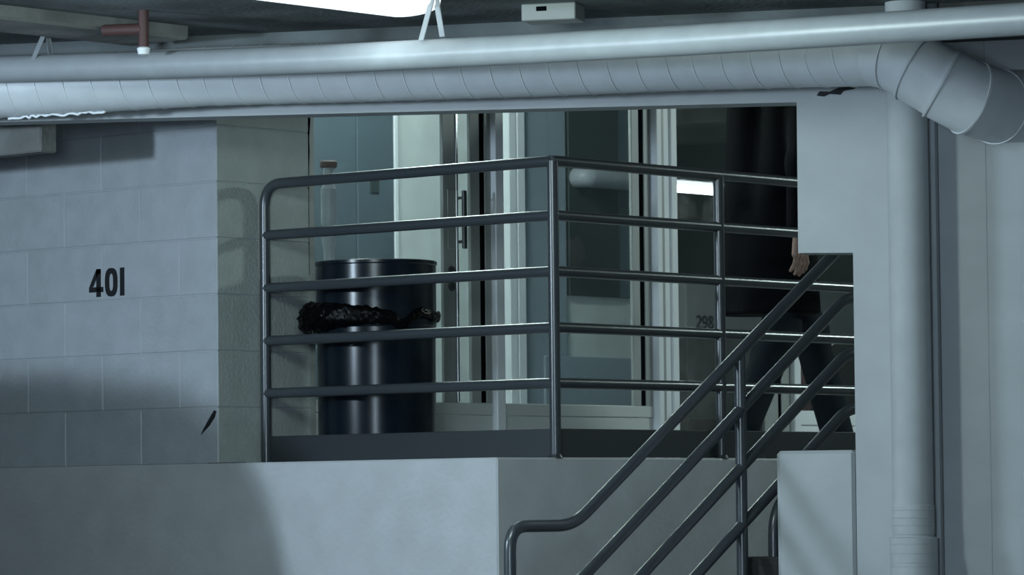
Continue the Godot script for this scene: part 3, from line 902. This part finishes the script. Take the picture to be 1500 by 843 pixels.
func person() -> void:
	# facing -z, mid-stride, right side towards the viewer
	var t := thing("person", "person in a long black coat and dark trousers walking right past the glass", "person", "", Vector3(-0.66, 0.0, -2.10))
	var V := func(x: float, y: float, z: float) -> Vector3: return Vector3(x, y, z)
	var hipR: Vector3 = V.call(0.09, 0.93, 0.0)
	var hipL: Vector3 = V.call(-0.09, 0.93, 0.0)
	var knR: Vector3 = V.call(0.10, 0.51, 0.07)
	var knL: Vector3 = V.call(-0.10, 0.53, -0.38)
	var anR: Vector3 = V.call(0.10, 0.13, 0.32)
	var anL: Vector3 = V.call(-0.10, 0.10, -0.56)
	var shR: Vector3 = V.call(0.185, 1.43, -0.02)
	var shL: Vector3 = V.call(-0.165, 1.43, -0.15)
	var elR: Vector3 = V.call(0.245, 1.15, 0.11)
	var elL: Vector3 = V.call(-0.205, 1.15, -0.16)
	var wrR: Vector3 = V.call(0.235, 0.885, 0.125)
	var wrL: Vector3 = V.call(-0.20, 0.98, -0.36)
	var st := start()
	blob_into(st, [
		[V.call(0.05, 0.95, 0.0), V.call(0.07, 1.36, -0.05), 0.10, 0.11], [V.call(-0.05, 0.95, 0.0), V.call(-0.07, 1.36, -0.05), 0.10, 0.11],
		[shL, shR, 0.055, 0.055], [V.call(0, 1.40, -0.06), V.call(0, 1.56, -0.08), 0.058, 0.052],
		[hipR, knR, 0.08, 0.055], [knR, anR, 0.052, 0.038], [hipL, knL, 0.08, 0.055], [knL, anL, 0.052, 0.038],
		[shR, elR, 0.05, 0.04], [elR, wrR, 0.038, 0.026], [shL, elL, 0.05, 0.04], [elL, wrL, 0.038, 0.026]], 0.015, 0.03)
	# head with brow, nose, lips, chin, ears
	blob_into(st, [
		[V.call(0, 1.53, -0.08), V.call(0, 1.60, -0.085), 0.052, 0.054],
		[V.call(0, 1.715, -0.075), V.call(0, 1.72, -0.125), 0.083, 0.074], [V.call(0, 1.66, -0.12), V.call(0, 1.605, -0.150), 0.062, 0.030],
		[V.call(0, 1.70, -0.190), V.call(0, 1.665, -0.212), 0.009, 0.014], [V.call(-0.03, 1.725, -0.180), V.call(0.03, 1.725, -0.180), 0.014, 0.014],
		[V.call(-0.018, 1.635, -0.183), V.call(0.018, 1.635, -0.183), 0.008, 0.008], [V.call(-0.016, 1.623, -0.181), V.call(0.016, 1.623, -0.181), 0.008, 0.008],
		[V.call(0.079, 1.71, -0.085), V.call(0.079, 1.665, -0.095), 0.014, 0.009], [V.call(-0.079, 1.71, -0.085), V.call(-0.079, 1.665, -0.095), 0.014, 0.009]], 0.005, 0.012)
	for s in [[wrR, 1.0, V.call(0.0, -1.0, -0.10)], [wrL, -1.0, V.call(0.0, -0.80, -0.6)]]:
		hand(st, s[0], s[1], (s[2] as Vector3).normalized())
	put("body", st.commit(), M.skin, t)
	for sx in [-1, 1]:
		var e := start()
		lathe_into(e, [Vector2(0.0, -0.011), Vector2(0.008, -0.008), Vector2(0.011, 0.0), Vector2(0.008, 0.008), Vector2(0.0, 0.011)], Vector3(0.031 * sx, 1.700, -0.172), 14)
		put("eye", e.commit(), M.eye, t)
	put("hair", blob([[V.call(0, 1.735, -0.06), V.call(0, 1.75, -0.11), 0.089, 0.080], [V.call(0, 1.66, -0.03), V.call(0, 1.72, -0.04), 0.066, 0.078]], 0.008, 0.02, [[Vector3(0, 0, -1), 0.165]]), M.hair, t)
	# trousers
	put("trousers", blob([
		[hipR, knR, 0.098, 0.075], [knR, anR + Vector3(0, 0.01, 0), 0.072, 0.066], [hipL, knL, 0.098, 0.075], [knL, anL + Vector3(0, 0.01, 0), 0.072, 0.066],
		[V.call(0.07, 0.96, 0.0), V.call(-0.07, 0.96, 0.0), 0.12, 0.12], [knR + Vector3(0.02, -0.05, 0.05), knR + Vector3(-0.03, -0.10, 0.07), 0.06, 0.055]], 0.012, 0.03), M.denim, t)
	# long coat: body, flared skirt, collar; sleeves belong to it
	put("coat", blob([
		[V.call(0.085, 1.38, -0.06), V.call(0.075, 1.00, 0.0), 0.135, 0.125], [V.call(-0.085, 1.38, -0.06), V.call(-0.075, 1.00, 0.0), 0.135, 0.125],
		[shR, shL, 0.075, 0.075], [V.call(0.06, 1.0, 0.0), V.call(0.07, 0.55, 0.01), 0.125, 0.145], [V.call(-0.06, 1.0, 0.0), V.call(-0.07, 0.55, 0.01), 0.125, 0.145],
		[V.call(0.0, 0.9, 0.03), V.call(0.02, 0.55, 0.07), 0.10, 0.12],
		[shR, elR, 0.078, 0.064], [elR, wrR + Vector3(0, 0.03, 0), 0.062, 0.050], [shL, elL, 0.078, 0.064], [elL, wrL + Vector3(0, 0.02, 0.01), 0.062, 0.050],
		[V.call(-0.05, 1.49, -0.03), V.call(0.05, 1.49, -0.03), 0.05, 0.05]], 0.012, 0.035, [[Vector3(0, -1, 0), -0.575]]), M.coat_wool, t)
	# shoes
	for a in [[anR, V.call(0.10, 0.035, 0.16), 0.30], [anL, V.call(-0.10, 0.055, -0.75), 0.0]]:
		var an: Vector3 = a[0]
		var toe: Vector3 = a[1]
		var heel := an + Vector3(0, -0.055, 0.035)
		put("shoe", blob([[an + Vector3(0, 0.0, 0.0), heel, 0.040, 0.036], [heel, toe, 0.036, 0.030], [an + Vector3(0, -0.02, -0.01), toe, 0.040, 0.030]], 0.007, 0.015), M.shoe_leather, t)
		var dn := (toe - heel).normalized()
		var upv := Vector3.RIGHT.cross(dn)
		if upv.y < 0.0:
			upv = -upv
		put("shoe_sole", tube([heel - upv * 0.030 - dn * 0.03, toe - upv * 0.024 + dn * 0.025], 0.014, 10), M.shoe_sole, t)

func hand(st: SurfaceTool, wrist: Vector3, side: float, down: Vector3) -> void:
	# palm, four fingers and a thumb; side +1 = right hand; palm faces the thigh, fingers curl forward
	var fwd := (Vector3(0, 0, -1) - down * Vector3(0, 0, -1).dot(down)).normalized()
	var inw := Vector3(-side, 0, 0)
	var P := func(a: float, b: float, c: float) -> Vector3: return wrist + down * a + fwd * b + inw * c
	var caps := [
		[P.call(-0.02, 0.0, 0.0), P.call(0.02, 0.0, 0.0), 0.025, 0.024],
		[P.call(0.02, -0.016, 0.0), P.call(0.085, -0.030, 0.004), 0.017, 0.015], [P.call(0.02, -0.004, 0.0), P.call(0.09, -0.009, 0.0), 0.018, 0.015],
		[P.call(0.02, 0.006, 0.0), P.call(0.09, 0.012, 0.0), 0.018, 0.015], [P.call(0.02, 0.016, 0.0), P.call(0.085, 0.032, 0.002), 0.018, 0.015]]
	var len := [0.066, 0.082, 0.088, 0.078]
	for i in 4:
		var b := -0.031 + 0.0212 * i
		var l: float = len[i]
		var k0: Vector3 = P.call(0.088, b, 0.001)
		var k1: Vector3 = P.call(0.088 + l * 0.44, b * 1.15 + 0.004, 0.006)
		var k2: Vector3 = P.call(0.088 + l * 0.72, b * 1.2 + 0.007, 0.020)
		var k3: Vector3 = P.call(0.088 + l * 0.90, b * 1.2 + 0.009, 0.034)
		caps.append([k0, k1, 0.0098, 0.0090])
		caps.append([k1, k2, 0.0090, 0.0082])
		caps.append([k2, k3, 0.0082, 0.0072])
	caps.append([P.call(0.018, 0.018, 0.006), P.call(0.050, 0.046, 0.014), 0.016, 0.0115])
	caps.append([P.call(0.050, 0.046, 0.014), P.call(0.082, 0.056, 0.018), 0.0112, 0.0098])
	caps.append([P.call(0.082, 0.056, 0.018), P.call(0.106, 0.058, 0.024), 0.0096, 0.0080])
	blob_into(st, caps, 0.0035, 0.006)

func car(called: String, label: String, prof: PackedVector2Array, glass: PackedVector2Array, wide: float, wheels: Array, paint: Material, at: Vector3, turn: float) -> void:
	var t := thing(called, label, "car", "", at, turn)
	put("body", extrude(prof, -wide / 2, wide / 2), paint, t)
	for s in [-1.0, 1.0]:
		put("side_window", extrude(glass, s * wide / 2 - 0.01, s * wide / 2 + 0.004), M.car_glass, t)
		for w in wheels:
			var st := start()
			tube_into(st, [Vector3(w, 0.32, s * (wide / 2 - 0.2)), Vector3(w, 0.32, s * (wide / 2 + 0.01))], 0.32, 28)
			put("tyre", st.commit(), M.rubber, t)
			put("hub", tube([Vector3(w, 0.32, s * (wide / 2)), Vector3(w, 0.32, s * (wide / 2 + 0.018))], 0.19, 24), M.steel, t)

func vehicles() -> void:
	car("parked_van", "parked grey van out of frame at left that shades the lower wall", PackedVector2Array([Vector2(0.0, 0.25), Vector2(0.0, 1.14), Vector2(-0.05, 1.29), Vector2(-0.13, 1.40), Vector2(-0.25, 1.49), Vector2(-0.45, 1.56), Vector2(-0.80, 1.60), Vector2(-4.5, 1.62), Vector2(-4.6, 1.4), Vector2(-4.6, 0.25)]),
		PackedVector2Array([Vector2(-0.5, 1.10), Vector2(-0.82, 1.46), Vector2(-4.3, 1.49), Vector2(-4.3, 1.10)]), 1.5, [-0.8, -3.7], M.van_paint, Vector3(-1.05, FLOOR, 2.75), 0.0)
	car("reflection_car", "dark red car behind the last glass bay standing in for a car reflected in it", PackedVector2Array([Vector2(2.1, 0.22), Vector2(2.1, 0.62), Vector2(1.95, 0.74), Vector2(0.95, 0.88), Vector2(0.3, 1.30), Vector2(-1.1, 1.34), Vector2(-1.8, 0.95), Vector2(-2.1, 0.86), Vector2(-2.1, 0.22)]),
		PackedVector2Array([Vector2(0.78, 0.90), Vector2(0.25, 1.24), Vector2(-1.05, 1.27), Vector2(-1.55, 0.95)]), 1.7, [1.35, -1.3], M.red_paint, Vector3(-3.64, 0.0, -9.75), -2.43)  # put behind the pane in place of a reflected car
